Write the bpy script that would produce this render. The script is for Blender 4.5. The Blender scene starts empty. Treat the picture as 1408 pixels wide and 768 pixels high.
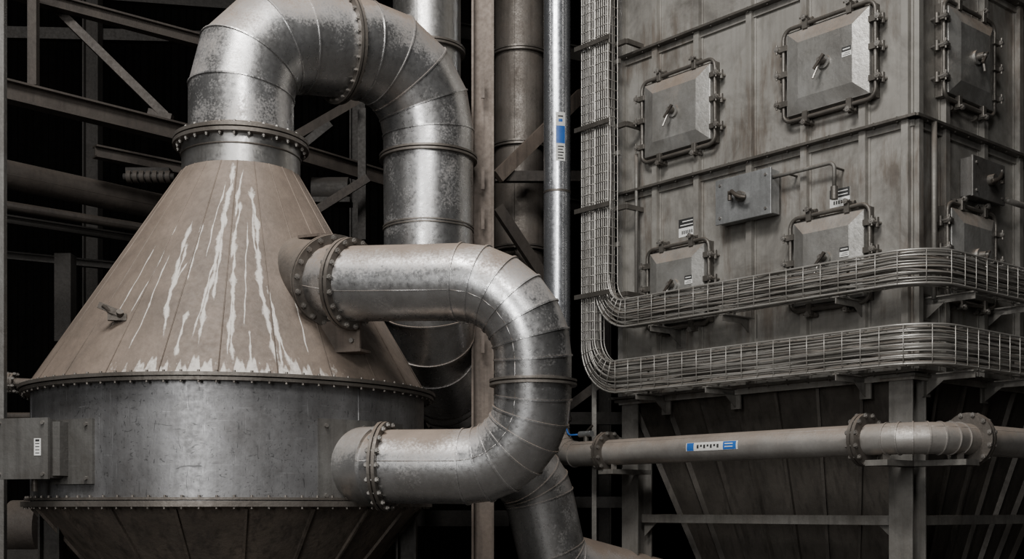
import bpy, math, random
from mathutils import Vector, Matrix
random.seed(7)
F = 1682.0
CAM_Z = 2.2
def W(px, py, d):
    return Vector(((px-704)/F*d, d, CAM_Z+(700-py)/F*d))
Z = Vector((0,0,1))

# ------------------------------------------------------------------ materials
MATS = {}
def make_mat(name, base, base2, rough=0.4, metallic=0.8, dust=0.0, dustcol=(0.185,0.14,0.107), dlo=0.0, dhi=0.9,
             scale=3.0, streak=0.4, streakcol=None, bump=0.15, drip=False, spangle=False, grime=0.0, scratch=0.0, rust=0.0):
    m = bpy.data.materials.new(name); m.use_nodes = True
    nt = m.node_tree; N = nt.nodes; L = nt.links
    b = N['Principled BSDF']
    tc = N.new('ShaderNodeTexCoord')
    def noise(sc, det=6, mapscale=None, rough_=0.6, dist=0.0):
        n = N.new('ShaderNodeTexNoise'); n.inputs['Scale'].default_value = sc
        n.inputs['Detail'].default_value = det; n.inputs['Roughness'].default_value = rough_
        n.inputs['Distortion'].default_value = dist
        if mapscale:
            mp = N.new('ShaderNodeMapping'); mp.inputs['Scale'].default_value = mapscale
            L.new(tc.outputs['Object'], mp.inputs['Vector']); L.new(mp.outputs[0], n.inputs['Vector'])
        else: L.new(tc.outputs['Object'], n.inputs['Vector'])
        return n.outputs['Fac']
    def maprange(x, a, c, lo=0, hi=1):
        r = N.new('ShaderNodeMapRange'); r.inputs['From Min'].default_value = a; r.inputs['From Max'].default_value = c
        r.inputs['To Min'].default_value = lo; r.inputs['To Max'].default_value = hi
        L.new(x, r.inputs['Value']); return r.outputs[0]
    def math_(op, x, y, clamp=False):
        k = N.new('ShaderNodeMath'); k.operation = op; k.use_clamp = clamp
        for i, q in enumerate((x, y)):
            if isinstance(q, (int, float)): k.inputs[i].default_value = q
            else: L.new(q, k.inputs[i])
        return k.outputs[0]
    def mixc(f, a, c):
        x = N.new('ShaderNodeMix'); x.data_type = 'RGBA'
        if isinstance(f, (int, float)): x.inputs[0].default_value = f
        else: L.new(f, x.inputs[0])
        for i, q in ((6, a), (7, c)):
            if isinstance(q, tuple): x.inputs[i].default_value = (*q, 1)
            else: L.new(q, x.inputs[i])
        return x.outputs[2]
    n1 = noise(scale, 8); n2 = noise(scale*9, 6)
    col = mixc(maprange(n1, 0.35, 0.65), base, base2)
    col = mixc(math_('MULTIPLY', maprange(n2, 0.45, 0.7), 0.25), col, tuple(c*0.5 for c in base2))
    if spangle:
        vo = N.new('ShaderNodeTexVoronoi'); vo.inputs['Scale'].default_value = 55
        L.new(tc.outputs['Object'], vo.inputs['Vector'])
        sp = N.new('ShaderNodeSeparateColor'); L.new(vo.outputs['Color'], sp.inputs[0])
        col = mixc(math_('MULTIPLY', sp.outputs[0], 0.10), col, tuple(min(1, c*0.5) for c in base))
    if streak > 0:
        s = noise(1.0, 7, (14, 14, 0.7), 0.65)
        col = mixc(math_('MULTIPLY', maprange(s, 0.48, 0.72), streak), col, streakcol or tuple(c*0.35 for c in base2))
    if rust > 0:
        s = math_('MULTIPLY', noise(1.0, 7, (9, 9, 1.6), 0.7), noise(0.9, 4, None, 0.6))
        col = mixc(math_('MULTIPLY', maprange(s, 0.26, 0.36), rust), col, (0.10,0.072,0.052))
    if grime > 0:
        g = noise(1.4, 9, None, 0.7, 0.6)
        col = mixc(math_('MULTIPLY', maprange(g, 0.45, 0.68), grime), col, (0.05,0.043,0.037))
    if scratch > 0:
        s1 = noise(1.0, 3, (3, 3, 60), 0.5, 1.2); s2 = noise(1.0, 3, (45, 45, 2.5), 0.5, 1.5)
        mm = math_('MAXIMUM', maprange(s1, 0.68, 0.71), maprange(s2, 0.68, 0.71))
        col = mixc(math_('MULTIPLY', mm, scratch*0.5), col, tuple(min(1, c*1.7) for c in base))
        s3 = noise(1.0, 3, (5, 40, 22), 0.5, 3.0); s4 = noise(1.0, 3, (40, 5, 6), 0.5, 3.0)
        col = mixc(math_('MULTIPLY', maprange(math_('MAXIMUM', s3, s4), 0.64, 0.68), scratch), col, tuple(c*0.22 for c in base))
    rv = maprange(n2, 0.3, 0.7, rough-0.05, rough+0.10)
    met = None
    if dust > 0:
        ge = N.new('ShaderNodeNewGeometry'); sx = N.new('ShaderNodeSeparateXYZ'); L.new(ge.outputs['Normal'], sx.inputs[0])
        up = maprange(sx.outputs['Z'], dlo, dhi)
        nn = noise(2.2, 9, None, 0.62, 0.3)
        fine = noise(60, 4)
        k = math_('ADD', up, math_('MULTIPLY', math_('SUBTRACT', nn, 0.5), 1.5))
        k = math_('ADD', k, math_('MULTIPLY', math_('SUBTRACT', fine, 0.5), 0.9))
        k = math_('MULTIPLY', maprange(k, 0.15, 0.9), dust, True)
        dc = mixc(maprange(noise(7, 6), 0.3, 0.7), dustcol, tuple(c*0.7 for c in dustcol))
        col = mixc(k, col, dc)
        met = math_('MULTIPLY', math_('SUBTRACT', 1.0, k), metallic)
        rv = math_('ADD', rv, math_('MULTIPLY', k, 0.45), True)
    if drip:
        at = N.new('ShaderNodeAttribute'); at.attribute_name = 'drip'
        fn = noise(34, 8, None, 0.75); fz = noise(1.0, 6, (40, 40, 9), 0.7)
        d = math_('SUBTRACT', at.outputs['Fac'], math_('MULTIPLY', fn, 0.8))
        d = math_('SUBTRACT', d, math_('MULTIPLY', math_('SUBTRACT', fz, 0.42), 1.0))
        d = math_('MULTIPLY', maprange(d, -0.05, 0.4), 0.85, True)
        col = mixc(d, col, (0.50,0.475,0.44))
    L.new(col, b.inputs['Base Color']); L.new(rv, b.inputs['Roughness'])
    if met is not None: L.new(met, b.inputs['Metallic'])
    else: b.inputs['Metallic'].default_value = metallic
    if bump > 0:
        bp = N.new('ShaderNodeBump'); bp.inputs['Strength'].default_value = bump; bp.inputs['Distance'].default_value = 0.02
        L.new(math_('ADD', n2, math_('MULTIPLY', n1, 1.5)), bp.inputs['Height']); L.new(bp.outputs[0], b.inputs['Normal'])
    MATS[name] = m
    return m
make_mat('galvanized_duct', (0.55,0.55,0.555), (0.41,0.405,0.40), 0.28, 0.93, dust=0.95, dlo=-0.1, dhi=0.85, spangle=True, streak=0.2, bump=0.05, grime=0.2)
make_mat('galvanized_old', (0.44,0.435,0.43), (0.31,0.30,0.285), 0.32, 0.9, dust=0.75, dustcol=(0.155,0.12,0.094), dlo=0.0, dhi=1.0, spangle=True, streak=0.4, bump=0.06)
make_mat('dusty_pipe', (0.40,0.385,0.365), (0.30,0.28,0.26), 0.36, 0.6, dust=0.85, dustcol=(0.21,0.165,0.13), dlo=-0.2, dhi=0.8, streak=0, bump=0.06)
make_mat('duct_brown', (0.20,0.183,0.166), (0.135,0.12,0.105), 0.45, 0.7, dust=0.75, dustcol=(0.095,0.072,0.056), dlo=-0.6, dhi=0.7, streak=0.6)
make_mat('bright_steel', (0.68,0.70,0.74), (0.60,0.62,0.66), 0.25, 0.9, streak=0.1, spangle=True, bump=0.03)
make_mat('dusty_cone', (0.152,0.118,0.094), (0.105,0.081,0.064), 0.65, 0.08, streak=0.35, streakcol=(0.07,0.054,0.043), drip=True, bump=0.2, grime=0.35)
make_mat('vessel_steel', (0.235,0.235,0.24), (0.155,0.153,0.155), 0.4, 0.65, streak=0.35, scratch=0.75, bump=0.06, grime=0.55)
make_mat('rusty_hopper', (0.10,0.08,0.064), (0.055,0.044,0.035), 0.7, 0.2, streak=0.9, streakcol=(0.018,0.014,0.011), bump=0.3, grime=0.5)
make_mat('flange_steel', (0.16,0.145,0.13), (0.10,0.088,0.077), 0.45, 0.65, dust=0.8, dlo=0.1, dhi=0.9, dustcol=(0.13,0.098,0.074), streak=0.2)
make_mat('bolt_steel', (0.33,0.315,0.295), (0.18,0.165,0.15), 0.4, 0.75, streak=0, bump=0)
make_mat('painted_panel', (0.30,0.29,0.268), (0.225,0.215,0.196), 0.45, 0.35, dust=0.5, dlo=0.2, dhi=1, streak=0.3, streakcol=(0.10,0.087,0.073), grime=0.65, scale=1.2, bump=0.05, rust=0.6)
make_mat('door_steel', (0.36,0.355,0.34), (0.26,0.252,0.235), 0.36, 0.6, dust=0.85, dustcol=(0.22,0.168,0.128), dlo=0.0, dhi=0.55, streak=0.25, grime=0.45)
make_mat('frame_steel', (0.13,0.12,0.107), (0.075,0.068,0.06), 0.45, 0.55, dust=0.5, dlo=0.2, dhi=1, streak=0.3)
make_mat('box_steel', (0.35,0.36,0.365), (0.26,0.265,0.265), 0.38, 0.6, streak=0.4, scratch=0.25, grime=0.45)
make_mat('box_dark', (0.15,0.147,0.14), (0.095,0.09,0.084), 0.5, 0.45, streak=0.5, scratch=0.2, grime=0.5)
make_mat('column_brown', (0.15,0.12,0.099), (0.10,0.078,0.063), 0.65, 0.2, streak=0.7, dust=0.3, grime=0.4)
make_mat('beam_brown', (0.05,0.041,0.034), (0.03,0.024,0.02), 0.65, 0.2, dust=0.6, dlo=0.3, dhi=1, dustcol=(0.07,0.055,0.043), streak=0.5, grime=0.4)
make_mat('support_steel', (0.19,0.182,0.168), (0.12,0.113,0.102), 0.55, 0.35, streak=0.5, dust=0.6, dlo=0.3, dhi=1, grime=0.3)
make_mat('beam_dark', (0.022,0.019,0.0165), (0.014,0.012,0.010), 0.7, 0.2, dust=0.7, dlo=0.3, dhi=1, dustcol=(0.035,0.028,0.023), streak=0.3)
make_mat('hopper_dark', (0.085,0.076,0.066), (0.05,0.045,0.039), 0.5, 0.4, streak=0.7, grime=0.6)
make_mat('tray_wire', (0.42,0.405,0.38), (0.31,0.295,0.27), 0.38, 0.65, streak=0, bump=0)
make_mat('cable_grey', (0.15,0.142,0.13), (0.08,0.074,0.066), 0.5, 0.0, dust=0.6, dustcol=(0.20,0.162,0.13), streak=0, bump=0)
make_mat('label_white', (0.66,0.66,0.64), (0.55,0.55,0.53), 0.5, 0, streak=0, bump=0)
make_mat('label_black', (0.02,0.02,0.02), (0.03,0.03,0.03), 0.5, 0, streak=0, bump=0)
make_mat('label_blue', (0.02,0.12,0.42), (0.02,0.10,0.36), 0.45, 0, streak=0, bump=0)
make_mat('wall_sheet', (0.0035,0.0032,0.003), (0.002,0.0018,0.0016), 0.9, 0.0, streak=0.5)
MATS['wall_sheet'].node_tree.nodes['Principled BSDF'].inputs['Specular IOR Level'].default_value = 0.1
make_mat('concrete_floor', (0.07,0.065,0.06), (0.045,0.04,0.036), 0.85, 0, streak=0)
make_mat('handle_dark', (0.07,0.059,0.049), (0.04,0.034,0.029), 0.5, 0.5, streak=0)

# ------------------------------------------------------------------ mesh builder
def frame_of(d, ref=None):
    d = d.normalized()
    r = ref or (Z if abs(d.z) < 0.9 else Vector((1,0,0)))
    a = (r - d*r.dot(d)).normalized(); return a, d.cross(a)
class MB:
    def __init__(s): s.v=[]; s.f=[]; s.m=[]; s.s=[]; s.names=[]
    def mi(s, n):
        if n not in s.names: s.names.append(n)
        return s.names.index(n)
    def add(s, vs, fs, mat, smooth=False):
        o = len(s.v); s.v.extend([tuple(v) for v in vs]); k = s.mi(mat)
        for f in fs: s.f.append(tuple(i+o for i in f)); s.m.append(k); s.s.append(smooth)
    def box(s, c, ex, ey, ez, sx, sy, sz, mat):
        vs = [c+ex*(sx/2*i)+ey*(sy/2*j)+ez*(sz/2*k) for i in (-1,1) for j in (-1,1) for k in (-1,1)]
        s.add(vs, [(0,1,3,2),(4,6,7,5),(0,4,5,1),(2,3,7,6),(0,2,6,4),(1,5,7,3)], mat)
    def lbox(s, fr, u, z, n, mat, taper=None):
        O, eu, en = fr; vs = []
        for nn, tp in ((n[0],0),(n[1],1)):
            uu, zz = u, z
            if tp and taper: uu = (u[0]+taper[0], u[1]-taper[0]); zz = (z[0]+taper[1], z[1]-taper[1])
            for (a,b) in ((uu[0],zz[0]),(uu[1],zz[0]),(uu[1],zz[1]),(uu[0],zz[1])):
                vs.append(O+eu*a+Z*b+en*nn)
        s.add(vs, [(3,2,1,0),(4,5,6,7),(0,1,5,4),(1,2,6,5),(2,3,7,6),(3,0,4,7)], mat)
    def beam(s, p0, p1, w, h, mat, up=Z):
        d = (p1-p0); l = d.length; d.normalize(); a, b = frame_of(d, up if abs(d.dot(up))<0.98 else None)
        s.box((p0+p1)/2, d, b, a, l, w, h, mat)
    def ibeam(s, p0, p1, w, h, t, mat, up=Z):
        d = (p1-p0); l = d.length; d.normalize(); a, b = frame_of(d, up if abs(d.dot(up))<0.98 else None)
        c = (p0+p1)/2
        s.box(c+a*(h/2-t/2), d, b, a, l, w, t, mat); s.box(c-a*(h/2-t/2), d, b, a, l, w, t, mat)
        s.box(c, d, b, a, l, t, h-2*t+0.002, mat)
    def cyl(s, p0, p1, r0, r1=None, n=24, mat='flange_steel', caps=True, smooth=True, ref=None):
        r1 = r0 if r1 is None else r1
        a, b = frame_of(p1-p0, ref); vs=[]
        for p, r in ((p0,r0),(p1,r1)):
            for i in range(n):
                t = 2*math.pi*i/n; vs.append(p+a*(r*math.cos(t))+b*(r*math.sin(t)))
        s.add(vs, [(i,(i+1)%n,n+(i+1)%n,n+i) for i in range(n)], mat, smooth and n>8)
        if caps:
            s.add(vs[:n], [tuple(range(n-1,-1,-1))], mat); s.add(vs[n:], [tuple(range(n))], mat)
    def tube(s, pts, r, n=6, mat='tray_wire', closed=False):
        m = len(pts); rings=[]; a=None
        for i in range(m):
            if closed: d = pts[(i+1)%m]-pts[i-1]
            else: d = pts[min(i+1,m-1)]-pts[max(i-1,0)]
            d.normalize()
            if a is None: a,b = frame_of(d)
            else:
                a = (a-d*a.dot(d)).normalized(); b = d.cross(a)
            rings += [pts[i]+a*(r*math.cos(2*math.pi*k/n))+b*(r*math.sin(2*math.pi*k/n)) for k in range(n)]
        fs=[]
        for i in range(m if closed else m-1):
            j=(i+1)%m
            for k in range(n): fs.append((i*n+k,i*n+(k+1)%n,j*n+(k+1)%n,j*n+k))
        if not closed: fs += [tuple(range(n-1,-1,-1)), tuple((m-1)*n+k for k in range(n))]
        s.add(rings, fs, mat, True)
    def mitre(s, pts, rad, n=56, mat='galvanized_duct', seam='galvanized_duct', seams=True):
        m=len(pts); D=[(pts[i+1]-pts[i]).normalized() for i in range(m-1)]
        PN=[D[0]]+[(D[i-1]+D[i]).normalized() for i in range(1,m-1)]+[D[-1]]
        a=None
        for i in range(m-1):
            d=D[i]
            if a is None: a,b=frame_of(d)
            else: a=(a-d*a.dot(d)).normalized(); b=d.cross(a)
            vs=[]
            for j in (i,i+1):
                for k in range(n):
                    t=2*math.pi*k/n; q=(a*math.cos(t)+b*math.sin(t))*rad[j]
                    q=q-d*(q.dot(PN[j])/d.dot(PN[j])); vs.append(pts[j]+q)
            s.add(vs,[(k,(k+1)%n,n+(k+1)%n,n+k) for k in range(n)],mat,True)
            k=int(n*0.3)
            p,q=vs[k],vs[n+k]; s.tube([p,q],0.003,4,seam)
            if i>0 and seams:
                ring=vs[:n]; h=0.009; w=0.006; bs=[]
                for (dr,dn) in ((-0.002,-w),(h,-w),(h,w),(-0.002,w)):
                    bs+=[v+(v-pts[i]).normalized()*dr+PN[i]*dn for v in ring]
                s.add(bs,[(g*n+k,g*n+(k+1)%n,(g+1)*n+(k+1)%n,(g+1)*n+k) for g in range(3) for k in range(n)],seam,False)
    def flange(s, p, ax, r, t=0.03, nb=20, mat='flange_steel', gap=0.012, bolt=0.016, lip=0.93):
        ax=ax.normalized()
        s.cyl(p-ax*(t+gap/2),p-ax*gap/2,r,n=64,mat=mat); s.cyl(p+ax*gap/2,p+ax*(t+gap/2),r,n=64,mat=mat)
        s.cyl(p-ax*gap,p+ax*gap,r*0.95,n=48,mat='handle_dark')
        a,b=frame_of(ax)
        for i in range(nb):
            th=2*math.pi*(i+0.5)/nb; c=p+(a*math.cos(th)+b*math.sin(th))*(r*lip)
            s.cyl(c-ax*(t+0.03),c+ax*(t+0.03),bolt*0.55,n=6,mat='bolt_steel')
            s.cyl(c-ax*(t+0.022),c-ax*(t+0.002),bolt,n=6,mat='bolt_steel')
            s.cyl(c+ax*(t+0.002),c+ax*(t+0.022),bolt,n=6,mat='bolt_steel')
    def build(s, name, parent=None, bevel=0):
        me=bpy.data.meshes.new(name); me.from_pydata(s.v,[],s.f)
        for nme in s.names: me.materials.append(MATS[nme])
        me.polygons.foreach_set('material_index',s.m); me.polygons.foreach_set('use_smooth',s.s); me.update()
        o=bpy.data.objects.new(name,me); bpy.context.scene.collection.objects.link(o)
        if parent: o.parent=parent
        if bevel:
            bm=o.modifiers.new('bevel','BEVEL'); bm.width=bevel; bm.segments=2; bm.limit_method='ANGLE'; bm.angle_limit=math.radians(50)
        return o
def empty(name):
    e=bpy.data.objects.new(name,None); bpy.context.scene.collection.objects.link(e); e.empty_display_size=0.2; return e
def fillet(pts, rads, nseg):
    out=[pts[0]]
    for i in range(1,len(pts)-1):
        p=pts[i]; r=rads[i-1]; k=nseg[i-1]
        a=(pts[i-1]-p).normalized(); b=(pts[i+1]-p).normalized()
        th=math.pi-a.angle(b)
        if r<=0 or th<0.02: out.append(p); continue
        t=r*math.tan(th/2); bis=(a+b).normalized(); c=p+bis*(r/math.cos(th/2))
        s0=p+a*t-c; s1=p+b*t-c
        for j in range(k+1):
            f=j/k; ang=th
            v=(s0*math.sin((1-f)*ang)+s1*math.sin(f*ang))/math.sin(ang)
            out.append(c+v)
    out.append(pts[-1]); return out
def radii(pts, r0, r1):
    L=[0]
    for i in range(1,len(pts)): L.append(L[-1]+(pts[i]-pts[i-1]).length)
    return [r0+(r1-r0)*l/L[-1] for l in L]

# ------------------------------------------------------------------ hall shell
def slab(name, c, sx, sy, sz, mat):
    b=MB(); b.box(Vector(c),Vector((1,0,0)),Vector((0,1,0)),Z,sx,sy,sz,mat); return b.build(name)
slab('floor',(1,10,-0.1),36,36,0.2,'concrete_floor')
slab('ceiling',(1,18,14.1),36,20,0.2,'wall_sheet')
def corrug(name, p0, p1, h, nrm, mat, pitch=0.3):
    b=MB(); d=p1-p0; l=d.length; d.normalize(); n=int(l/pitch); prof=[]
    for i in range(n+1):
        x=i*pitch
        for dx,dz in ((0,0),(0.1,0),(0.14,0.06),(0.26,0.06)): prof.append((min(x+dx,l),dz))
    vs=[]
    for x,o in prof: q=p0+d*x+nrm*o; vs+=[q,q+Z*h]
    b.add(vs,[(2*i,2*i+2,2*i+3,2*i+1) for i in range(len(prof)-1)],mat)
    return b.build(name)
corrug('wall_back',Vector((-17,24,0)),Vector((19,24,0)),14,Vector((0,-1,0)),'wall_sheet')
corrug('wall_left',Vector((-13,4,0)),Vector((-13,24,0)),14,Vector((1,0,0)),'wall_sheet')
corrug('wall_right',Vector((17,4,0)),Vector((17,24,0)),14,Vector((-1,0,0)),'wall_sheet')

# ------------------------------------------------------------------ cyclone separator
root=empty('cyclone_separator')
TZ=CAM_Z
AX=Vector((-2.275,10,0)); NK=Vector((-2.212,10,0))
FR=Vector((0.224,-0.975,0)).normalized(); RT=Vector((0.975,0.224,0)).normalized()
def tankp(th, R, z, c=AX): return c+(FR*math.cos(th)+RT*math.sin(th))*R+Z*z
zb,zt=TZ+0.925,TZ+2.72; RB,RN,RS=1.585,0.475,1.55
def conep(th,t,off=0):
    return tankp(th,RN+(RB-RN)*t+off,zt+(zb-zt)*t+off*0.6,NK.lerp(AX,t))
streaks=[(-8,0.0,-9,0.45,.6),(-9,0.2,-10,0.9,.65),(-7,0.3,-8,0.7,.4),(-8.5,0.4,-12,0.85,0.35),(-6,0.05,-7,0.35,.5),
 (-26,0.28,-21,0.85,.65),(-24,0.4,-23,0.75,.5),(-20,0.5,-24,0.66,.4),(-20,0.3,-18,0.6,0.35),
 (0,0.04,-2,0.3,.45),(-1,0.2,-3,0.5,.45),(-3,0.35,0,0.97,.65),(-1.5,0.55,-2.5,0.93,.45),
 (8,0.12,8,0.6,.7),(7,0.2,9,0.75,.35),(8,0.5,11,0.96,.8),(10,0.6,15,0.97,.5),(11.5,0.7,12,0.97,.6),
 (-34,0.3,-35,0.75,.22),(-30,0.45,-30,0.9,.2),(-15,0.72,-16,0.93,.55),(4,0.8,4.5,1,.4),(-40,0.4,-41,0.8,.2),(20,0.6,21,0.9,.2),(-12,0.1,-13,0.5,.2),(3,0.3,3,0.8,.2)]
cols=[-math.pi+i*(math.radians(125))/60 for i in range(60)]+[math.radians(-55)+i*math.radians(110)/800 for i in range(800)]+[math.radians(55)+i*math.radians(125)/60 for i in range(60)]
rows=160; nc=len(cols); b=MB(); vs=[]; drip=[]
def wob(t,seed): return 0.7*math.sin(t*9+seed)+0.35*math.sin(t*23+seed*2.1)+0.16*math.sin(t*61+seed*1.3)
for r in range(rows+1):
    t=r/rows; sc=1.0/(0.35+t)
    act=[]
    for k,(a0,t0,a1,t1,w) in enumerate(streaks):
        if t0<=t<=t1:
            f=(t-t0)/(t1-t0); c=a0+(a1-a0)*f+wob(t,k*3.7)*sc*0.65
            ww=w*sc*(0.75+0.35*math.sin(t*37+k*5)+0.3*math.sin(t*83+k*2))
            act.append((c,max(ww,0.16),min(1,f*6+0.3)*min(1,(1-f)*6+0.3)))
    for th in cols:
        vs.append(conep(th,t)); dg=math.degrees(th); v=0
        if -60<dg<60:
            for c,ww,am in act:
                x=abs(dg-c)/ww
                if x<2.2: v=max(v,(1.05*(1-x/2.2)**0.8)*am)
            e=max(0,1-((dg+2)/36)**4)
            lim=0.935-0.02*math.sin(dg*0.5)-0.02*math.sin(dg*1.7)-0.012*math.sin(dg*3.9)
            if t>lim: v=max(v,e*min(1,(t-lim)/0.035)*0.85)
            else: v=max(v,0.36*e*max(0,(t-0.8)/0.14))
        elif t>0.97: v=0.3
        drip.append(v)
b.add(vs,[(r*nc+i,r*nc+(i+1)%nc,(r+1)*nc+(i+1)%nc,(r+1)*nc+i) for r in range(rows) for i in range(nc)],'dusty_cone',True)
co=b.build('cone_roof',root)
at=co.data.attributes.new('drip','FLOAT','POINT'); at.data.foreach_set('value',drip)
b=MB()
for k in range(24):
    th=math.radians(-4+15*k); b.tube([conep(th,0.0,0.0),conep(th,0.5,0.0),conep(th,1,0.0)],0.005,5,'dusty_cone')
def ringband(b,c,z0,z1,r0,r1,mat,n=128):
    pr=((r0,z0),(r1,z0),(r1,z1),(r0,z1))
    for g in range(4):
        (ra,za),(rb,zb_)=pr[g],pr[(g+1)%4]
        v=[]
        for (r,z) in ((ra,za),(rb,zb_)):
            v+=[c+Vector((r*math.cos(2*math.pi*i/n),r*math.sin(2*math.pi*i/n),z)) for i in range(n)]
        b.add(v,[(i,(i+1)%n,n+(i+1)%n,n+i) for i in range(n)],mat,True)
ringband(b,AX,zb-0.005,zb+0.02,RS-.02,RS+.095,'flange_steel'); ringband(b,AX,zb-0.035,zb-0.012,RS-.02,RS+.08,'flange_steel')
for k in range(84):
    th=2*math.pi*k/84
    p=tankp(th,RS+.055,zb+0.02); b.cyl(p,p+Z*0.016,0.011,n=6,mat='flange_steel'); p=tankp(th,RS+.055,zb-0.05); b.cyl(p,p+Z*0.016,0.011,n=6,mat='flange_steel')
b.build('roof_rim',root)
b=MB(); n=160
zl=TZ+0.05
v=[tankp(2*math.pi*i/n,RS,z) for z in (zl,zb) for i in range(n)]
b.add(v,[(i,(i+1)%n,n+(i+1)%n,n+i) for i in range(n)],'vessel_steel',True)
for a in (35,-75,150): b.tube([tankp(math.radians(a),RS,zl),tankp(math.radians(a),RS,zb)],0.006,5,'vessel_steel')
def patch(b,th0,th1,z0,z1,R0,R1,mat,n=14):
    v=[]
    for R in (R0,R1):
        for i in range(n+1):
            th=th0+(th1-th0)*i/n; v+=[tankp(th,R,z0),tankp(th,R,z1)]
    o=2*(n+1); fs=[]
    for i in range(n):
        fs+=[(o+2*i,o+2*i+2,o+2*i+3,o+2*i+1),(2*i,2*i+2,o+2*i+2,o+2*i),(2*i+1,o+2*i+1,o+2*i+3,2*i+3)]
    fs+=[(0,1,o+1,o),(2*n,o+2*n,o+2*n+1,2*n+1)]
    b.add(v,fs,mat)
R_=math.radians
patch(b,R_(22),R_(53),TZ+0.06,TZ+0.65,RS-.01,RS+.025,'box_dark')
patch(b,R_(-54),R_(-38),TZ+0.18,TZ+0.64,RS-.01,RS+.025,'box_dark')
for (a,z) in [(24,0.1),(24,0.6),(36,0.6),(-40,0.22),(-40,0.6)]:
    p=tankp(R_(a),RS+.01,TZ+z); q=tankp(R_(a),RS+.04,TZ+z); b.cyl(p,q,0.015,n=6,mat='bolt_steel')
b.build('cylindrical_shell',root)
b=MB()
ringband(b,AX,zl-0.03,zl+0.01,RS-.07,RS+.07,'flange_steel'); ringband(b,AX,zl+0.018,zl+0.035,RS-.07,RS+.045,'flange_steel')
for k in range(84):
    th=2*math.pi*k/84; p=tankp(th,RS+.04,zl-0.046); b.cyl(p,p+Z*0.018,0.01,n=6,mat='flange_steel'); p=tankp(th,RS+.03,zl+0.035); b.cyl(p,p+Z*0.015,0.01,n=6,mat='flange_steel')
v=[tankp(2*math.pi*i/n,R,z) for (z,R) in ((0.8,0.3),(zl-0.03,RS-.01)) for i in range(n)]
b.add(v,[(i,(i+1)%n,n+(i+1)%n,n+i) for i in range(n)],'rusty_hopper',True)
for k in range(20):
    th=R_(18*k+3); b.beam(tankp(th,0.31,0.8),tankp(th,RS-.01,zl-0.04),0.02,0.03,'rusty_hopper')
b.cyl(AX+Z*0.8,AX+Z*0.45,0.3,n=32,mat='rusty_hopper'); b.flange(AX+Z*0.8,Z,0.38,nb=12)
b.box(AX+Z*0.3,Vector((1,0,0)),Vector((0,1,0)),Z,0.6,0.6,0.3,'frame_steel'); b.cyl(AX+Z*0.0,AX+Z*0.2,0.2,n=24,mat='frame_steel')
b.build('discharge_hopper',root)
b=MB()
for a in (75,130,-130,-70):
    p=tankp(R_(a),1.42,0); b.ibeam(Vector((p.x,p.y,0)),Vector((p.x,p.y,zl-0.03)),0.16,0.16,0.015,'beam_dark')
b.build('support_legs',root)
b=MB()
b.cyl(NK+Z*(zt-0.06),NK+Z*(TZ+2.95),0.475,n=64,mat='galvanized_old'); b.flange(NK+Z*(TZ+2.97),Z,0.545,t=0.028,nb=28)
b.tube([NK+Vector((0.478*math.cos(i*math.pi/32),0.478*math.sin(i*math.pi/32),TZ+2.86)) for i in range(64)],0.007,5,'flange_steel',True)
b.build('outlet_neck',root)
b=MB(); p=conep(R_(-38.5),0.755); nrm=(conep(R_(-38.5),0.755,0.1)-p).normalized(); sd=RT
b.box(p+nrm*0.03,sd,Z.cross(sd),Z,0.13,0.06,0.05,'handle_dark')
b.cyl(p+nrm*0.02,p+nrm*0.10-sd*0.06+Z*0.04,0.03,0.012,n=10,mat='handle_dark'); b.cyl(p,p+nrm*0.1+sd*0.06,0.026,n=10,mat='handle_dark')
b.beam(p+nrm*0.08-sd*0.10+Z*0.055,p+nrm*0.07+sd*0.05,0.02,0.045,'handle_dark')
b.build('sampling_port',root)
b=MB(); eu=Vector((0.96,-0.28,0)).normalized(); en=Vector((-0.28,-0.96,0)).normalized(); O=W(48,617,8.68)
fr=(O,eu,en); b.lbox(fr,(-0.26,0.16),(-0.205,0.205),(-0.16,0.06),'box_dark'); b.lbox(fr,(-0.27,0.17),(-0.215,0.215),(0.06,0.085),'box_dark')
b.lbox(fr,(0.16,0.22),(-0.19,0.19),(-0.1,0.02),'box_dark')
b.lbox(fr,(0.06,0.115),(-0.05,0.07),(0.085,0.088),'label_white')
for i in range(4): b.lbox(fr,(0.07,0.105),(-0.035+i*0.022,-0.029+i*0.022),(0.088,0.089),'label_black')
b.lbox(fr,(0.07,0.105),(0.048,0.064),(0.088,0.089),'label_black')
for (u,z) in ((-0.23,0.18),(0.13,0.18),(0.13,-0.18),(-0.23,-0.18)):
    p=O+eu*u+Z*z+en*0.085; b.cyl(p,p+en*0.012,0.014,n=10,mat='bolt_steel')
b.lbox(fr,(-0.1,0.14),(-0.1,0.1),(-0.45,-0.16),'box_dark')
b.cyl(O-Z*0.205,O-Z*0.3,0.022,n=12,mat='handle_dark')
b.build('junction_box',root,bevel=0.006)

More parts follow.
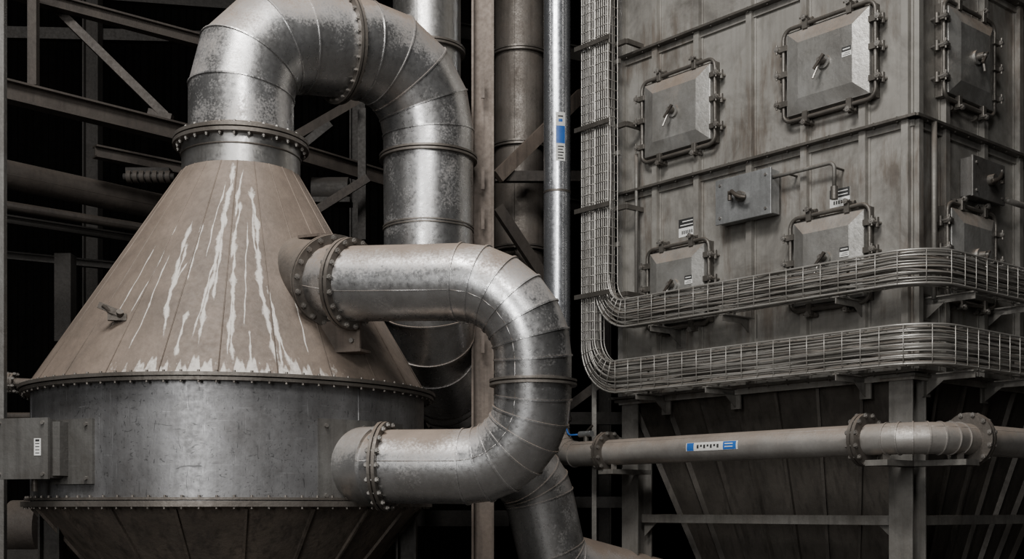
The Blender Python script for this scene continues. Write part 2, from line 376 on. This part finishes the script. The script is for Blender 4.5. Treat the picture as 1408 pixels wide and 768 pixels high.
# ------------------------------------------------------------------ gooseneck duct
b=MB()
P0=NK+Z*(TZ+2.99)
pts=[P0,Vector((NK.x,NK.y,W(0,46,10).z)),W(589,82,11),W(589,458,11.08),W(618,540,12.6),W(738,668,13.2),W(762,775,13.3),W(900,810,13.9)]
path=fillet(pts,[0.54,0.62,0.55,0.5,0.4,0.25],[3,4,3,2,2,2])
b.mitre(path,radii(path,0.425,0.36))
dd=(pts[2]-pts[1]); b.flange(pts[1].lerp(pts[2],0.50),dd,0.47,t=0.022,nb=26)
pl=W(589,218,11); b.flange(Vector((pts[2].lerp(pts[3],(pts[2].z-pl.z)/(pts[2].z-pts[3].z)))),Z,0.44,t=0.018,nb=0)
p=pts[2].lerp(pts[3],0.62); b.flange(p,Z,0.41,t=0.012,nb=0)
b.tube([P0+Vector((0.43*math.cos(i*math.pi/32),0.43*math.sin(i*math.pi/32),0.05)) for i in range(64)],0.008,5,'flange_steel',True)
b.build('gooseneck_duct')

# ------------------------------------------------------------------ U bend bypass duct
b=MB()
U=[W(420,379,9.35),W(482,390,8.78),W(733,386,8.4),W(733,641,8.6),W(530,641,8.86),W(488,641,9.02)]
path=fillet(U,[0.0,0.52,0.5,0.0],[1,6,6,1])
b.mitre(path,[0.267]*len(path))
d1=(U[1]-U[0]); b.flange(U[0].lerp(U[1],0.64),d1,0.335,nb=18,t=0.022,bolt=0.02); b.flange(U[1],(U[2]-U[0]),0.325,nb=18,t=0.026,bolt=0.02)
b.cyl(U[0].lerp(U[1],-0.4),U[0].lerp(U[1],0.62),0.285,0.285,n=48,mat='flange_steel')
b.flange(U[2].lerp(U[3],0.545),Z,0.305,t=0.016,nb=0)
b.flange(U[4],(U[4]-U[3]),0.325,nb=18,t=0.022,bolt=0.02); b.cyl(U[4].lerp(U[5],0.15),U[4].lerp(U[5],1.6),0.29,n=48,mat='galvanized_old')
dn=d1.normalized(); sdv=dn.cross(Z).normalized()
ex=Vector((0.93,-0.37,0)).normalized(); ey=Vector((-0.37,-0.93,0)).normalized()
q0=W(464,462,8.95)
b.box(q0,ex,ey,Z,0.38,0.025,0.22,'column_brown'); b.box(q0-Z*0.11-ey*0.06,ex,ey,Z,0.40,0.16,0.02,'column_brown'); b.box(q0-ex*0.18-ey*0.08+Z*0.05,ex,ey,Z,0.02,0.2,0.34,'column_brown')
for k in (-0.13,0.13): 
    q=q0+ex*k-Z*0.04; b.cyl(q,q+ey*0.035,0.018,n=6,mat='bolt_steel')
b.beam(U[0].lerp(U[1],0.1)+Z*0.29,U[0].lerp(U[1],0.64)+Z*0.33,0.2,0.02,'column_brown')
b.build('bypass_duct')

# ------------------------------------------------------------------ vertical background ducts
def vduct(name,px,d,r,ybot,ys,mat,yoff=2.5):
    b=MB(); x=(px-704)/F*d; z0=W(px,ybot,d).z
    pts=[Vector((x,d,13.9)),Vector((x,d,z0)),Vector((x,d+yoff,z0-0.2))]
    path=fillet(pts,[0.8],[4]); b.mitre(path,[r]*len(path),mat=mat,seam=mat)
    for y in ys:
        zz=W(px,y,d).z; b.flange(Vector((x,d,zz)),Z,r+0.05,t=0.022,nb=0)
    b.cyl(pts[2]-Vector((0,0.1,0)),Vector((x,23.9,z0-0.2)),r,n=32,mat=mat,caps=False)
    b.build(name)
vduct('exhaust_duct',587,13.4,0.37,270,[72,210,-150],'galvanized_old')
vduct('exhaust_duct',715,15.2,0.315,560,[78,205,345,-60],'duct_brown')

# ------------------------------------------------------------------ steel columns and framing
b=MB(); x=(664-704)/F*11.3
b.ibeam(Vector((x,11.3,0)),Vector((x,11.3,13.9)),0.2,0.205,0.02,'column_brown',up=Vector((1,0,0)))
b.box(Vector((x,11.3,0.015)),Vector((1,0,0)),Vector((0,1,0)),Z,0.37,0.37,0.03,'column_brown')
for y in (120,245,300,470,610):
    p=W(664,y,11.19); b.box(p,Vector((1,0,0)),Vector((0,1,0)),Z,0.03,0.02,0.2,'column_brown')
b.build('steel_column')
b=MB(); b.beam(W(2,-300,9.2),Vector((W(2,0,9.2).x,9.2,0)),0.06,0.06,'box_dark'); b.build('steel_post')

def bm(b,p,q,w,h,mat='beam_dark',I=True):
    (b.ibeam if I else b.beam)(p,q,w,h,*((0.02,) if I else ()),mat)
b=MB()
def hb(x0,y0,x1,d0,w,h,mat='beam_dark',y1=None,I=True,e0=0.4,e1=0.35):
    p=W(x0,y0,d0); d1=d0*(700-y0)/(700-y1) if y1 is not None else d0; q=W(x1,y1 if y1 is not None else y0,d1)
    dr=q-p; bm(b,p-dr*e0,q+dr*e1,w,h,mat,I)
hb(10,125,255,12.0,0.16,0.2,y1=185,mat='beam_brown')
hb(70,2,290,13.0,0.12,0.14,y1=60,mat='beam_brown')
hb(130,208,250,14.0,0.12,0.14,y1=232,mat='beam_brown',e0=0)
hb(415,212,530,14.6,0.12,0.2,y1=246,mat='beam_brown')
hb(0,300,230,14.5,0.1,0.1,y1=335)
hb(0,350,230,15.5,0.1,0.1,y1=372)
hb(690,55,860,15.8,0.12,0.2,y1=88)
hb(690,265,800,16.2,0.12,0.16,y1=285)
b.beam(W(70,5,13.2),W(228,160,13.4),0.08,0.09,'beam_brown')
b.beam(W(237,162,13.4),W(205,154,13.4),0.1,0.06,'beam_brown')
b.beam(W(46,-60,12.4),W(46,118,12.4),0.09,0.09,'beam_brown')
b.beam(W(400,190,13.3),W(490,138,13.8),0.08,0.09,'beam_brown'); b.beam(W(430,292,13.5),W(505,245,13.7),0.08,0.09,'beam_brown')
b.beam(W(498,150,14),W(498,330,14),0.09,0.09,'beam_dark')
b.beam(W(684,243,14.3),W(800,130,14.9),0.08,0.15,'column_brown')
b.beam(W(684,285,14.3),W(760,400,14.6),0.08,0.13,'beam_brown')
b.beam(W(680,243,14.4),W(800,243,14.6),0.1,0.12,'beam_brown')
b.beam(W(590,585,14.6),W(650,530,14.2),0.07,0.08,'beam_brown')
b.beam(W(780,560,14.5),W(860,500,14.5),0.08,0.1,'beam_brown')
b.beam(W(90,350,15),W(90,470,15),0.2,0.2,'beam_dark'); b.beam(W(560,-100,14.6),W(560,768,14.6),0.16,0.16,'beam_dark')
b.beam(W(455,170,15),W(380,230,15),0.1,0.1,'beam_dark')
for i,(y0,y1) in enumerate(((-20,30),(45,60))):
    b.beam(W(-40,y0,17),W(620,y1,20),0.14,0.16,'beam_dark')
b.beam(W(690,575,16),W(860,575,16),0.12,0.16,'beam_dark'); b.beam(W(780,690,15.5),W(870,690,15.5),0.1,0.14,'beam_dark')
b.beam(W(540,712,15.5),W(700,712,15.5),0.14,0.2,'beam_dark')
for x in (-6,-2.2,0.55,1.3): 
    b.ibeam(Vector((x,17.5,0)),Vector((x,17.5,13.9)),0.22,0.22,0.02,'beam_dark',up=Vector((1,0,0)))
b.build('steel_framework')
def rpipe(name,pts,r,mat,fl=()):
    b=MB(); b.mitre(pts,[r]*len(pts),n=28,mat=mat,seam=mat)
    for f in fl: b.flange(pts[0].lerp(pts[1],f),pts[1]-pts[0],r+0.05,t=0.02,nb=8)
    b.build(name)
rpipe('overhead_pipe',[W(-120,212,13.0),W(330,308,16.0)],0.16,'beam_brown',(0.9,))
rpipe('overhead_pipe',[W(-120,262,14.2),W(330,335,16.6)],0.06,'beam_brown')
rpipe('service_pipe',[W(-100,521,11.6),W(95,529,11.6)],0.045,'duct_brown',(0.6,))
rpipe('service_pipe',[W(-100,572,13),W(95,572,13)],0.04,'beam_brown')
b=MB()
for i in range(7):
    p=W(175+i*9,243,14); b.cyl(p,p+Vector((0.05,0,0)),0.07,n=14,mat='beam_brown')
b.cyl(W(170,243,14),W(240,243,14),0.04,n=12,mat='beam_dark'); b.box(W(205,236,14.05),Vector((1,0,0)),Vector((0,1,0)),Z,0.5,0.15,0.06,'beam_dark')
b.cyl(W(430,262,15),W(480,262,15),0.16,n=20,mat='beam_dark'); b.box(W(455,278,15),Vector((1,0,0)),Vector((0,1,0)),Z,0.5,0.3,0.06,'beam_dark')
b.build('drive_motor')
b=MB()
p=W(38,725,11.6)
b.cyl(p-Vector((0.14,0,0)),p+Vector((0.14,0,0)),0.26,n=28,mat='beam_brown'); b.cyl(p-Vector((0.3,0,0)),p+Vector((0.3,0,0)),0.1,n=20,mat='beam_dark')
b.box(Vector((p.x,p.y,(p.z-0.2)/2)),Vector((1,0,0)),Vector((0,1,0)),Z,0.5,0.4,p.z-0.2,'beam_dark')
b.build('blower_unit')

# ------------------------------------------------------------------ dust collector (baghouse)
root=empty('baghouse_dust_collector')
C=Vector((3.6,11.0,0))
dL=Vector((-0.6540,0.7565,0)); dR=Vector((0.7565,0.6540,0)); nL=-dR.copy(); nR=-dL.copy()
OL=C+Z*CAM_Z
LF=(OL,dL,nL); RF=(OL,dR,nR)
LL,LR=3.62,3.6; ZB=1.24; ZTOP=8.2
b=MB(); cc=OL+dL*LL/2+dR*LR/2
b.box(cc+Z*((ZB+ZTOP)/2),dL,dR,Z,LL,LR,ZTOP-ZB,'painted_panel')
for fr,Ln,us in ((LF,LL,(0.04,0.48,1.13,1.79,2.48,3.07,3.58)),(RF,LR,(0.04,0.5,1.2,1.9,2.6,3.2,3.56))):
    for u in us:
        b.lbox(fr,(u-0.035,u+0.035),(ZB,ZTOP),(0,0.065),'painted_panel')
        b.lbox(fr,(u-0.055,u+0.055),(ZB,ZTOP),(0.0,0.012),'painted_panel')
    for z in (ZB,3.51,5.02,6.6):
        b.lbox(fr,(-0.10,Ln+0.09),(z-0.012,z+0.012),(0,0.12),'frame_steel'); b.lbox(fr,(-0.02,Ln+0.02),(z-0.07,z),(0.0,0.03),'painted_panel')
        k=0.1
        while k<Ln:
            p=fr[0]+fr[1]*k+Z*(z+0.012)+fr[2]*0.09; b.cyl(p,p+Z*0.014,0.01,n=6,mat='frame_steel'); b.cyl(p-Z*0.038,p-Z*0.024,0.01,n=6,mat='frame_steel'); k+=0.24
b.build('filter_housing',root)
def door(fr,cu,cz,w,h,sgn=1,lab=True,part='access_door'):
    b=MB(); O=fr[0]; e=fr[1]; n=fr[2]
    P=lambda u,z,k: O+e*(cu+u)+Z*(cz+z)+n*k
    lb=lambda u,z,k,mat,taper=None: b.lbox(fr,(cu+u[0],cu+u[1]),(cz+z[0],cz+z[1]),k,mat,taper)
    lb((-w/2+.02,w/2-.02),(-h/2+.02,h/2-.02),(0.0,0.075),'frame_steel')
    lb((-w/2+.05,w/2-.05),(-h/2+.05,h/2-.05),(0.07,0.12),'door_steel')
    lb((-w/2+.055,w/2-.055),(-h/2+.055,h/2-.055),(0.12,0.165),'door_steel',taper=(0.15*w,0.14*h))
    pts=[]; r=0.09
    for (sx,sz,a0) in ((1,1,0),(-1,1,90),(-1,-1,180),(1,-1,270)):
        for k in range(6):
            a=math.radians(a0+18*k); pts.append(P(sx*(w/2-r)+r*math.cos(a),sz*(h/2-r)+r*math.sin(a),0.105))
    b.tube(pts,0.02,8,'frame_steel',True)
    cl=[(sx*w/2,z) for sx in (-1,1) for z in (-0.3*h,0.02*h,0.3*h)]+[(u,sz*h/2) for sz in (-1,1) for u in (-0.24*w,0.24*w)]
    for (u,z) in cl:
        side=abs(abs(u)-w/2)<1e-6
        du=(1 if u>0 else -1) if side else 0; dz=0 if side else (1 if z>0 else -1)
        if side: b.lbox(fr,(cu+u-0.055,cu+u+0.055),(cz+z-0.028,cz+z+0.028),(0.09,0.14),'frame_steel')
        else: b.lbox(fr,(cu+u-0.028,cu+u+0.028),(cz+z-0.055,cz+z+0.055),(0.09,0.14),'frame_steel')
        o=P(u+du*0.05,z+dz*0.05,0.0); b.cyl(o,o+n*0.17,0.013,n=8,mat='bolt_steel'); b.cyl(o+n*0.14,o+n*0.165,0.027,n=8,mat='bolt_steel')
        oo=P(u+du*0.045,z+dz*0.045,0.06)
        t=Z if side else e
        b.cyl(oo-t*0.045,oo+t*0.045,0.022,n=12,mat='frame_steel'); b.cyl(o+n*0.15-t*0.045,o+n*0.15+t*0.045,0.010,n=8,mat='frame_steel')
    b.cyl(P(0,0,0.16),P(0,0,0.19),0.065,n=20,mat='door_steel'); b.cyl(P(0,0,0.19),P(0,0,0.25),0.035,0.03,n=16,mat='frame_steel')
    b.beam(P(-0.05*sgn,0.04,0.25),P(0.05*sgn,-0.08,0.26),0.03,0.026,'handle_dark'); b.cyl(P(0.0,0.0,0.23),P(0.05*sgn,-0.17,0.28),0.011,n=8,mat='bolt_steel')
    b.cyl(P(0,0,0.25),P(0,0,0.275),0.018,n=6,mat='bolt_steel')
    if lab:
        uu=-0.24*w*sgn; zz=0.03
        lb((uu-0.05,uu+0.05),(zz-0.045,zz+0.045),(0.160,0.170),'label_white')
        lb((uu-0.05,uu+0.05),(zz-0.0,zz+0.045),(0.170,0.171),'label_black')
        lb((uu-0.038,uu+0.038),(zz+0.018,zz+0.028),(0.171,0.172),'label_white')
        for i in range(2): lb((uu-0.04,uu+0.04-0.02*i),(zz-0.034+i*0.016,zz-0.028+i*0.016),(0.170,0.171),'label_black')
    b.build(part,root,bevel=0.006)
door(LF,2.70,4.21,1.02,0.88,1,False); door(LF,0.82,4.21,1.02,0.90,1)
door(LF,2.70,2.37,0.86,0.88,1); door(LF,0.81,2.36,0.88,0.90,1)
door(RF,0.82,4.21,0.92,0.90,-1,False); door(RF,0.86,2.37,0.88,0.90,-1,False); door(RF,2.75,4.21,0.95,0.90,-1)
def cbox(fr,u0,u1,z0,z1,dep,name,mat):
    b=MB(); O,e,n=fr
    b.lbox(fr,(u0,u1),(z0,z1),(0.05,dep),mat); b.lbox(fr,(u0-0.012,u1+0.012),(z0-0.012,z1+0.012),(dep,dep+0.025),mat)
    b.lbox(fr,(u0+0.1,u1-0.1),(z0+0.05,z1-0.05),(0.0,0.06),'frame_steel')
    cu=(u0+u1)/2; cz=(z0+z1)/2; P=lambda u,z,k:O+e*(cu+u)+Z*(cz+z)+n*(dep+k)
    b.cyl(P(0,0,0.025),P(0,0,0.09),0.05,n=16,mat='frame_steel'); b.tube([P(0.1,0.03,0.1),P(0.06,0.05,0.12),P(0,0,0.13),P(-0.06,-0.03,0.13),P(-0.11,-0.04,0.11)],0.022,8,'handle_dark')
    b.cyl(P(0.1,0.06,0.1),P(0.1,-0.03,0.1),0.022,n=10,mat='handle_dark'); 
    for (u,z) in ((u0+.05,z0+.05),(u1-.05,z0+.05),(u0+.05,z1-.05),(u1-.05,z1-.05)):
        p=O+e*u+Z*z+n*(dep+0.025); b.cyl(p,p+n*0.012,0.014,n=8,mat='bolt_steel')
    b.build(name,root,bevel=0.005)
cbox(LF,1.42,2.09,2.90,3.33,0.18,'control_box','box_steel'); cbox(RF,0.74,1.32,2.92,3.28,0.16,'control_box','box_dark');  # right box takes the darker steel: that face's shade put into its colour
b=MB()
P=lambda fr,u,z,k: fr[0]+fr[1]*u+Z*z+fr[2]*k
def cond(fr,lst,r=0.02): 
    pts=[P(fr,*q) for q in lst]; pts=fillet(pts,[0.06]*(len(pts)-2),[5]*(len(pts)-2)); b.tube(pts,r,8,'support_steel')
cond(LF,[(1.45,3.25,0.15),(1.1,3.25,0.15),(0.72,3.25,0.15),(0.72,3.02,0.15)]); b.cyl(P(LF,0.72,3.02,0.15),P(LF,0.72,2.9,0.15),0.035,n=10,mat='frame_steel')
b.tube([P(LF,0.72,3.2,0),P(LF,0.72,3.2,0.15)],0.012,6,'frame_steel'); b.tube([P(LF,1.25,3.25,0),P(LF,1.25,3.25,0.15)],0.012,6,'frame_steel')
cond(LF,[(3.3,3.9,0.1),(3.3,3.45,0.1),(3.3,2.2,0.1)]); cond(RF,[(0.2,3.5,0.1),(0.2,2.6,0.1),(0.2,1.9,0.1)],0.025)
cond(RF,[(1.3,2.95,0.22),(1.6,2.95,0.22),(2.4,3.05,0.22)],0.03)
cond(RF,[(0.28,3.45,0.06),(0.28,2.2,0.06),(0.28,1.9,0.06)],0.014)
def lab(fr,u,z,w,h,k=0.004):
    b.lbox(fr,(u-w/2,u+w/2),(z-h/2,z+h/2),(0,k),'label_white')
    b.lbox(fr,(u-w/2,u+w/2),(z,z+h/2),(k,k+0.001),'label_black')
    for i in range(2): b.lbox(fr,(u-w*0.4,u+w*0.4-0.03*i),(z+h*0.12+i*h*0.2,z+h*0.17+i*h*0.2),(k+0.001,k+0.002),'label_white')
    for i in range(6): b.lbox(fr,(u-w*0.36+i*w*0.12,u-w*0.29+i*w*0.12),(z-h*0.36,z-h*0.16),(k,k+0.001),'label_black')
lab(LF,2.66,3.0,0.22,0.19); lab(LF,0.76,2.95,0.22,0.17)
b.build('conduits_and_labels',root)
b=MB(); q=0.95
top=[OL,OL+dL*LL,OL+dL*LL+dR*LR,OL+dR*LR]
cz_=cc
top=[Vector((cz_.x+(t.x-cz_.x)*0.95,cz_.y+(t.y-cz_.y)*0.95,CAM_Z+ZB-0.005)) for t in top]
zbm=-1.35; bot=[cc+(-dL-dR)*q+Z*zbm,cc+(dL-dR)*q+Z*zbm,cc+(dL+dR)*q+Z*zbm,cc+(-dL+dR)*q+Z*zbm]
b.add(top+bot,[(0,1,5,4),(1,2,6,5),(2,3,7,6),(3,0,4,7),(4,5,6,7)],'hopper_dark')
for (i,j) in ((0,1),(3,0)):
    for k in range(0,8):
        f=(k)/7
        p=top[i].lerp(top[j],f); r=bot[i].lerp(bot[j],f); b.beam(p,r,0.03,0.09,'hopper_dark')
b.box(cc+Z*(zbm-0.06),dL,dR,Z,2*q+.1,2*q+.1,0.12,'frame_steel')
b.box(cc+Z*(zbm-0.45),dL,dR,Z,0.7,2*q,0.7,'frame_steel')
b.build('collection_hopper',root)
b=MB()
legs=[OL+dL*0.12+dR*0.12,OL+dL*(LL-0.12)+dR*0.12,OL+dL*(LL-0.12)+dR*(LR-0.12),OL+dL*0.12+dR*(LR-0.12)]
for i,l in enumerate(legs):
    w=0.24
    b.ibeam(Vector((l.x,l.y,0)),Vector((l.x,l.y,CAM_Z+ZB-0.01)),w,w,0.022,'support_steel',up=dR)
    b.box(Vector((l.x,l.y,CAM_Z+ZB-0.03)),dL,dR,Z,0.36,0.36,0.03,'support_steel'); b.box(Vector((l.x,l.y,0.015)),dL,dR,Z,0.4,0.4,0.03,'support_steel')
for i in range(4):
    p=legs[i]; r=legs[(i+1)%4]; zz=Z*(-0.10)
    d=(r-p).normalized(); b.beam(p+zz+d*0.12,r+zz-d*0.12,0.1,0.09,'support_steel')
    for o,s_ in ((p+d*0.12,1),(r-d*0.12,-1)):
        v=[o+zz-Z*0.045,o+zz-Z*0.045+d*s_*0.18,o+zz-Z*0.2]; nn=d.cross(Z)*0.008
        b.add([x+nn for x in v]+[x-nn for x in v],[(0,1,2),(5,4,3),(0,3,4,1),(1,4,5,2),(2,5,3,0)],'support_steel')
b.build('support_frame',root,bevel=0.003)

# ------------------------------------------------------------------ cable trays
o_=0.36; rc=0.34
cen=OL+nL*(o_-rc)+dL*(rc-o_)
def plan(a,La,out):
    if a<=La: return cen+nL*(rc+out)+dL*(La-a)
    ph=(a-La)/rc
    if ph<=math.pi/2: return cen+(nL*math.cos(ph)+nR*math.sin(ph))*(rc+out)
    return cen+nR*(rc+out)+dR*(a-La-rc*math.pi/2)
def tray(name,uT,zc,Rb,w,kv,seed):
    rnd=random.Random(seed); b=MB(); La=uT-(rc-o_); aend=La+rc*math.pi/2+3.2
    ztop=6.2; vz=zc+Rb
    def bend(lat,t):
        l=lat*(kv+(1-kv)*t/(math.pi/2)); r=Rb-l
        return Rb-r*math.cos(t), vz-r*math.sin(t)
    def wire(lat,out,wav=0,ph=0):
        pts=[]; nst=34
        for i in range(nst):
            zz=ztop+(vz-ztop)*i/nst; pts.append(plan(lat*kv+wav*math.sin(zz*3+ph),La,out)+Z*zz)
        for i in range(11):
            a,z=bend(lat,math.pi/2*i/10); pts.append(plan(a,La,out)+Z*z)
        A=[]; x=Rb
        while x<La-0.05: A.append(x); x+=0.15
        A+= [La+rc*math.pi/2*i/10 for i in range(11)]; x=La+rc*math.pi/2+0.15
        while x<aend: A.append(x); x+=0.2
        for x in A[1:]: pts.append(plan(x,La,out+wav*0.5*math.sin(x*2+ph))+Z*(zc+lat+wav*(math.sin(x*4.1+ph)+0.5*math.sin(x*9+2*ph))))
        return pts
    N=7
    for i in range(N):
        l=-w/2+w*i/(N-1); b.tube(wire(l,0.09),0.006 if 0<i<N-1 else 0.011,5,'tray_wire')
    for l in (-w/2,-w/4,w/4,w/2): b.tube(wire(l,-0.06),0.006,5,'tray_wire')
    for i in range(20):
        l=-w/2*0.95+w*0.95*i/19+rnd.uniform(-.012,.012)
        b.tube(wire(l,rnd.uniform(-0.04,0.07),rnd.choice((0.004,0.010,0.016)),rnd.uniform(0,6)),rnd.choice((0.007,0.010,0.012,0.015)),6,'cable_grey' if i%5 in (0,1,3) else 'tray_wire')
    def rung(fn,r=0.005):
        b.tube([fn(-w/2,-0.06),fn(-w/2,0.097),fn(w/2,0.097),fn(w/2,-0.06)],r,4,'tray_wire')
    z=ztop-0.03
    while z>vz: rung(lambda l,o,z=z: plan(l*kv,La,o)+Z*z); z-=0.10
    for i in range(1,6):
        t=math.pi/2*i/6; rung(lambda l,o,t=t: plan(bend(l,t)[0],La,o)+Z*bend(l,t)[1])
    x=Rb
    while x<aend-0.1: rung(lambda l,o,x=x: plan(x,La,o)+Z*(zc+l)); x+=0.19
    for a in (0.75,1.7,La-0.5,La+rc*math.pi/2+0.25,La+rc*math.pi/2+1.3,La+rc*math.pi/2+2.4):
        p=plan(a,La,0.12)+Z*(zc-w/2-0.035); r=plan(a,La,-o_)+Z*(zc-w/2-0.035)
        dd_=(p-r).normalized()
        b.beam(p,r,0.07,0.012,'support_steel'); b.beam(p-Z*0.03,r-Z*0.03,0.012,0.06,'support_steel'); b.box(r-Z*0.08,dd_,dd_.cross(Z),Z,0.02,0.12,0.24,'support_steel')
        v=[r-Z*0.03,r-Z*0.19,r+dd_*0.22-Z*0.03]; nn=dd_.cross(Z)*0.006
        b.add([x+nn for x in v]+[x-nn for x in v],[(0,1,2),(5,4,3),(0,3,4,1),(1,4,5,2),(2,5,3,0)],'support_steel')
        b.beam(plan(a,La,-0.075)+Z*(zc-w/2-0.03),plan(a,La,-0.075)+Z*(zc+w/2),0.03,0.02,'support_steel')
    for zz in (2.9 ,3.9,4.9,5.9):
        p=plan(-w/2*kv-0.02,La,-0.08)+Z*zz; r=plan(w/2*kv+0.02,La,-0.08)+Z*zz; b.beam(p,r,0.03,0.05,'support_steel')
    b.build(name)
tray('cable_tray',3.49,2.10,0.36,0.29,0.66,1)
tray('cable_tray',3.70,1.43,0.42,0.34,0.58,2)
b=MB()
p=OL+dL*3.86+nL*0.2
b.beam(Vector((p.x,p.y,0)),Vector((p.x,p.y,9.5)),0.05,0.05,'support_steel')
for zz in (2.35,3.3,4.2,5.1,5.9):
    p=OL+dL*3.86+nL*0.5+Z*zz; r=OL+dL*3.33+nL*0.5+Z*zz; b.beam(p,r,0.02,0.05,'frame_steel')
    p=OL+dL*3.86+nL*0.26+Z*zz; r=OL+dL*3.3+nL*0.26+Z*zz; b.beam(p,r,0.04,0.05,'frame_steel')
    b.beam(r,r-nL*0.26,0.04,0.05,'frame_steel')
b.build('tray_rack')

# ------------------------------------------------------------------ silver riser and horizontal process pipe
b=MB(); pr=0.138; off=0.46
zp=0.615
cenp=OL+nL*off+Z*zp
uV=4.19
A=cenp+dL*uV; top_=Vector((A.x,A.y,13.9)); Cn=cenp-dL*off
pts=[Vector((A.x,A.y,CAM_Z+1.05)),A,Cn,Cn+dR*2.6]
path=fillet(pts,[0.30,0.42],[4,6])
b.mitre(path,[pr]*len(path),n=36,mat='dusty_pipe',seam='dusty_pipe')
b.cyl(Vector((A.x,A.y,CAM_Z+1.0)),top_,0.152,n=40,mat='bright_steel'); b.cyl(Vector((A.x,A.y,CAM_Z+1.0)),Vector((A.x,A.y,CAM_Z+1.05)),0.165,n=40,mat='flange_steel')
for y in (265,-120):
    zz=W(768,y,13.86).z; b.cyl(Vector((A.x,A.y,zz-0.012)),Vector((A.x,A.y,zz+0.012)),0.158,n=40,mat='flange_steel')
for u in (3.38,0.19): b.flange(cenp+dL*u,dL,0.235 if u<1 else 0.225,t=0.032,nb=12,bolt=0.022)
b.flange(Cn+dR*0.62,dR,0.235,t=0.032,nb=12,bolt=0.022)
def cpatch(c,axis,r,th0,th1,h0,h1,mat,ref,n=10):
    a=ref.normalized(); bb=axis.cross(a); v=[]
    for i in range(n+1):
        t=th0+(th1-th0)*i/n; p=c+(a*math.cos(t)+bb*math.sin(t))*r; v+=[p+axis*h0,p+axis*h1]
    b.add(v,[(2*i,2*i+2,2*i+3,2*i+1) for i in range(n)],mat,True)
cam2=(Vector((0,0,0))-Vector((A.x,A.y,0))).normalized()
zl_=W(773,220,13.7).z; zh_=W(773,153,13.7).z; H=zh_-zl_
cA=Vector((A.x,A.y,zl_))
cpatch(cA,Z,0.154,-0.1,0.62,0,H,'label_white',cam2); cpatch(cA,Z,0.155,-0.08,0.6,H*0.36,H*0.72,'label_blue',cam2)
for i in range(5): cpatch(cA,Z,0.1555,0.05,0.5-0.08*(i%2),H*(0.04+0.06*i),H*(0.065+0.06*i),'label_black',cam2)
cpatch(cA,Z,0.1555,0.1,0.4,H*0.8,H*0.86,'label_blue',cam2); cpatch(cA,Z,0.1555,0.05,0.45,H*0.9,H*0.93,'label_black',cam2)
hor=cenp+dL*1.80; rf=(nL).normalized(); ax=-dL
cpatch(hor,ax,pr+0.003,-0.35,0.25,-0.35,0.3,'label_white',rf); cpatch(hor,ax,pr+0.004,-0.33,0.23,0.12,0.28,'label_blue',rf)
cpatch(hor,ax,pr+0.004,-0.33,0.23,-0.34,-0.25,'label_blue',rf)
for i in range(7): cpatch(hor,ax,pr+0.004,-0.18,0.08-0.1*(i%2),-0.21+0.042*i,-0.185+0.042*i,'label_black',rf)
for i in range(2): cpatch(hor,ax,pr+0.0045,-0.2+0.2*i,-0.14+0.2*i,0.14,0.24,'label_white',rf)
for (q0,leg) in ((cenp+dL*3.3,legs[1]),(cenp+dL*(0.0),legs[0]),):
    s=q0-Z*(pr+0.07)
    b.beam(s+nL*0.12,s-nL*(off+0.02),0.22,0.05,'support_steel'); b.beam(s+Z*0.02,s+Z*0.09,0.14,0.06,'frame_steel')
s=Cn+dR*0.42-Z*(pr+0.07); b.beam(s+nR*0.14,s-nR*(off+0.1),0.22,0.05,'support_steel'); b.beam(s+Z*0.02,s+Z*0.09,0.14,0.06,'frame_steel')
v=cenp+dL*3.72+Z*pr
b.cyl(v-Z*0.02,v+Z*0.1,0.03,n=12,mat='frame_steel'); b.cyl(v+Z*0.08-dL*0.09,v+Z*0.08+dL*0.1,0.035,n=12,mat='box_steel')
b.tube(fillet([v+Z*0.08+dL*0.1,v+Z*0.08+dL*0.28,v+Z*0.2+dL*0.34],[0.06],[6]),0.010,8,'label_blue'); b.beam(v+Z*0.1,v+Z*0.17-dL*0.1,0.02,0.02,'handle_dark')
b.build('process_pipe')

# ------------------------------------------------------------------ lights, camera
def area(name,loc,tgt,sx,sy,p,col=(1,1,1)):
    l=bpy.data.lights.new(name,'AREA'); l.shape='RECTANGLE'; l.size=sx; l.size_y=sy; l.energy=p; l.color=col
    o=bpy.data.objects.new(name,l); bpy.context.scene.collection.objects.link(o); o.location=loc
    o.rotation_euler=(Vector(tgt)-Vector(loc)).to_track_quat('-Z','Y').to_euler(); return o
area('overhead_key',(-2.6,4.0,12),(-0.8,9.5,3),4,2.5,1650,(1,0.975,0.94))  # added soft key light from above, not an actual skylight opening
area('front_fill',(-4.0,-4,5.0),(0.3,11,3.5),2.4,5,760,(1,0.99,0.97))  # added tall light out of view, gives metal something to reflect; no doorway there
area('housing_fill',(0.5,-1,9.5),(3,12,4),2.5,2.5,620,(1,0.98,0.95))  # added fill out of view, brightens the baghouse faces
w=bpy.data.worlds.new('hall_ambient'); bpy.context.scene.world=w; w.use_nodes=True
w.node_tree.nodes['Background'].inputs[0].default_value=(1,0.98,0.95,1); w.node_tree.nodes['Background'].inputs[1].default_value=0.018
cam=bpy.data.cameras.new('camera'); co=bpy.data.objects.new('camera',cam); bpy.context.scene.collection.objects.link(co)
co.location=(0,0,CAM_Z); co.rotation_euler=(math.radians(90),0,0); cam.sensor_width=36; cam.lens=F/1408*36; cam.shift_y=(700-384)/1408
bpy.context.scene.camera=co
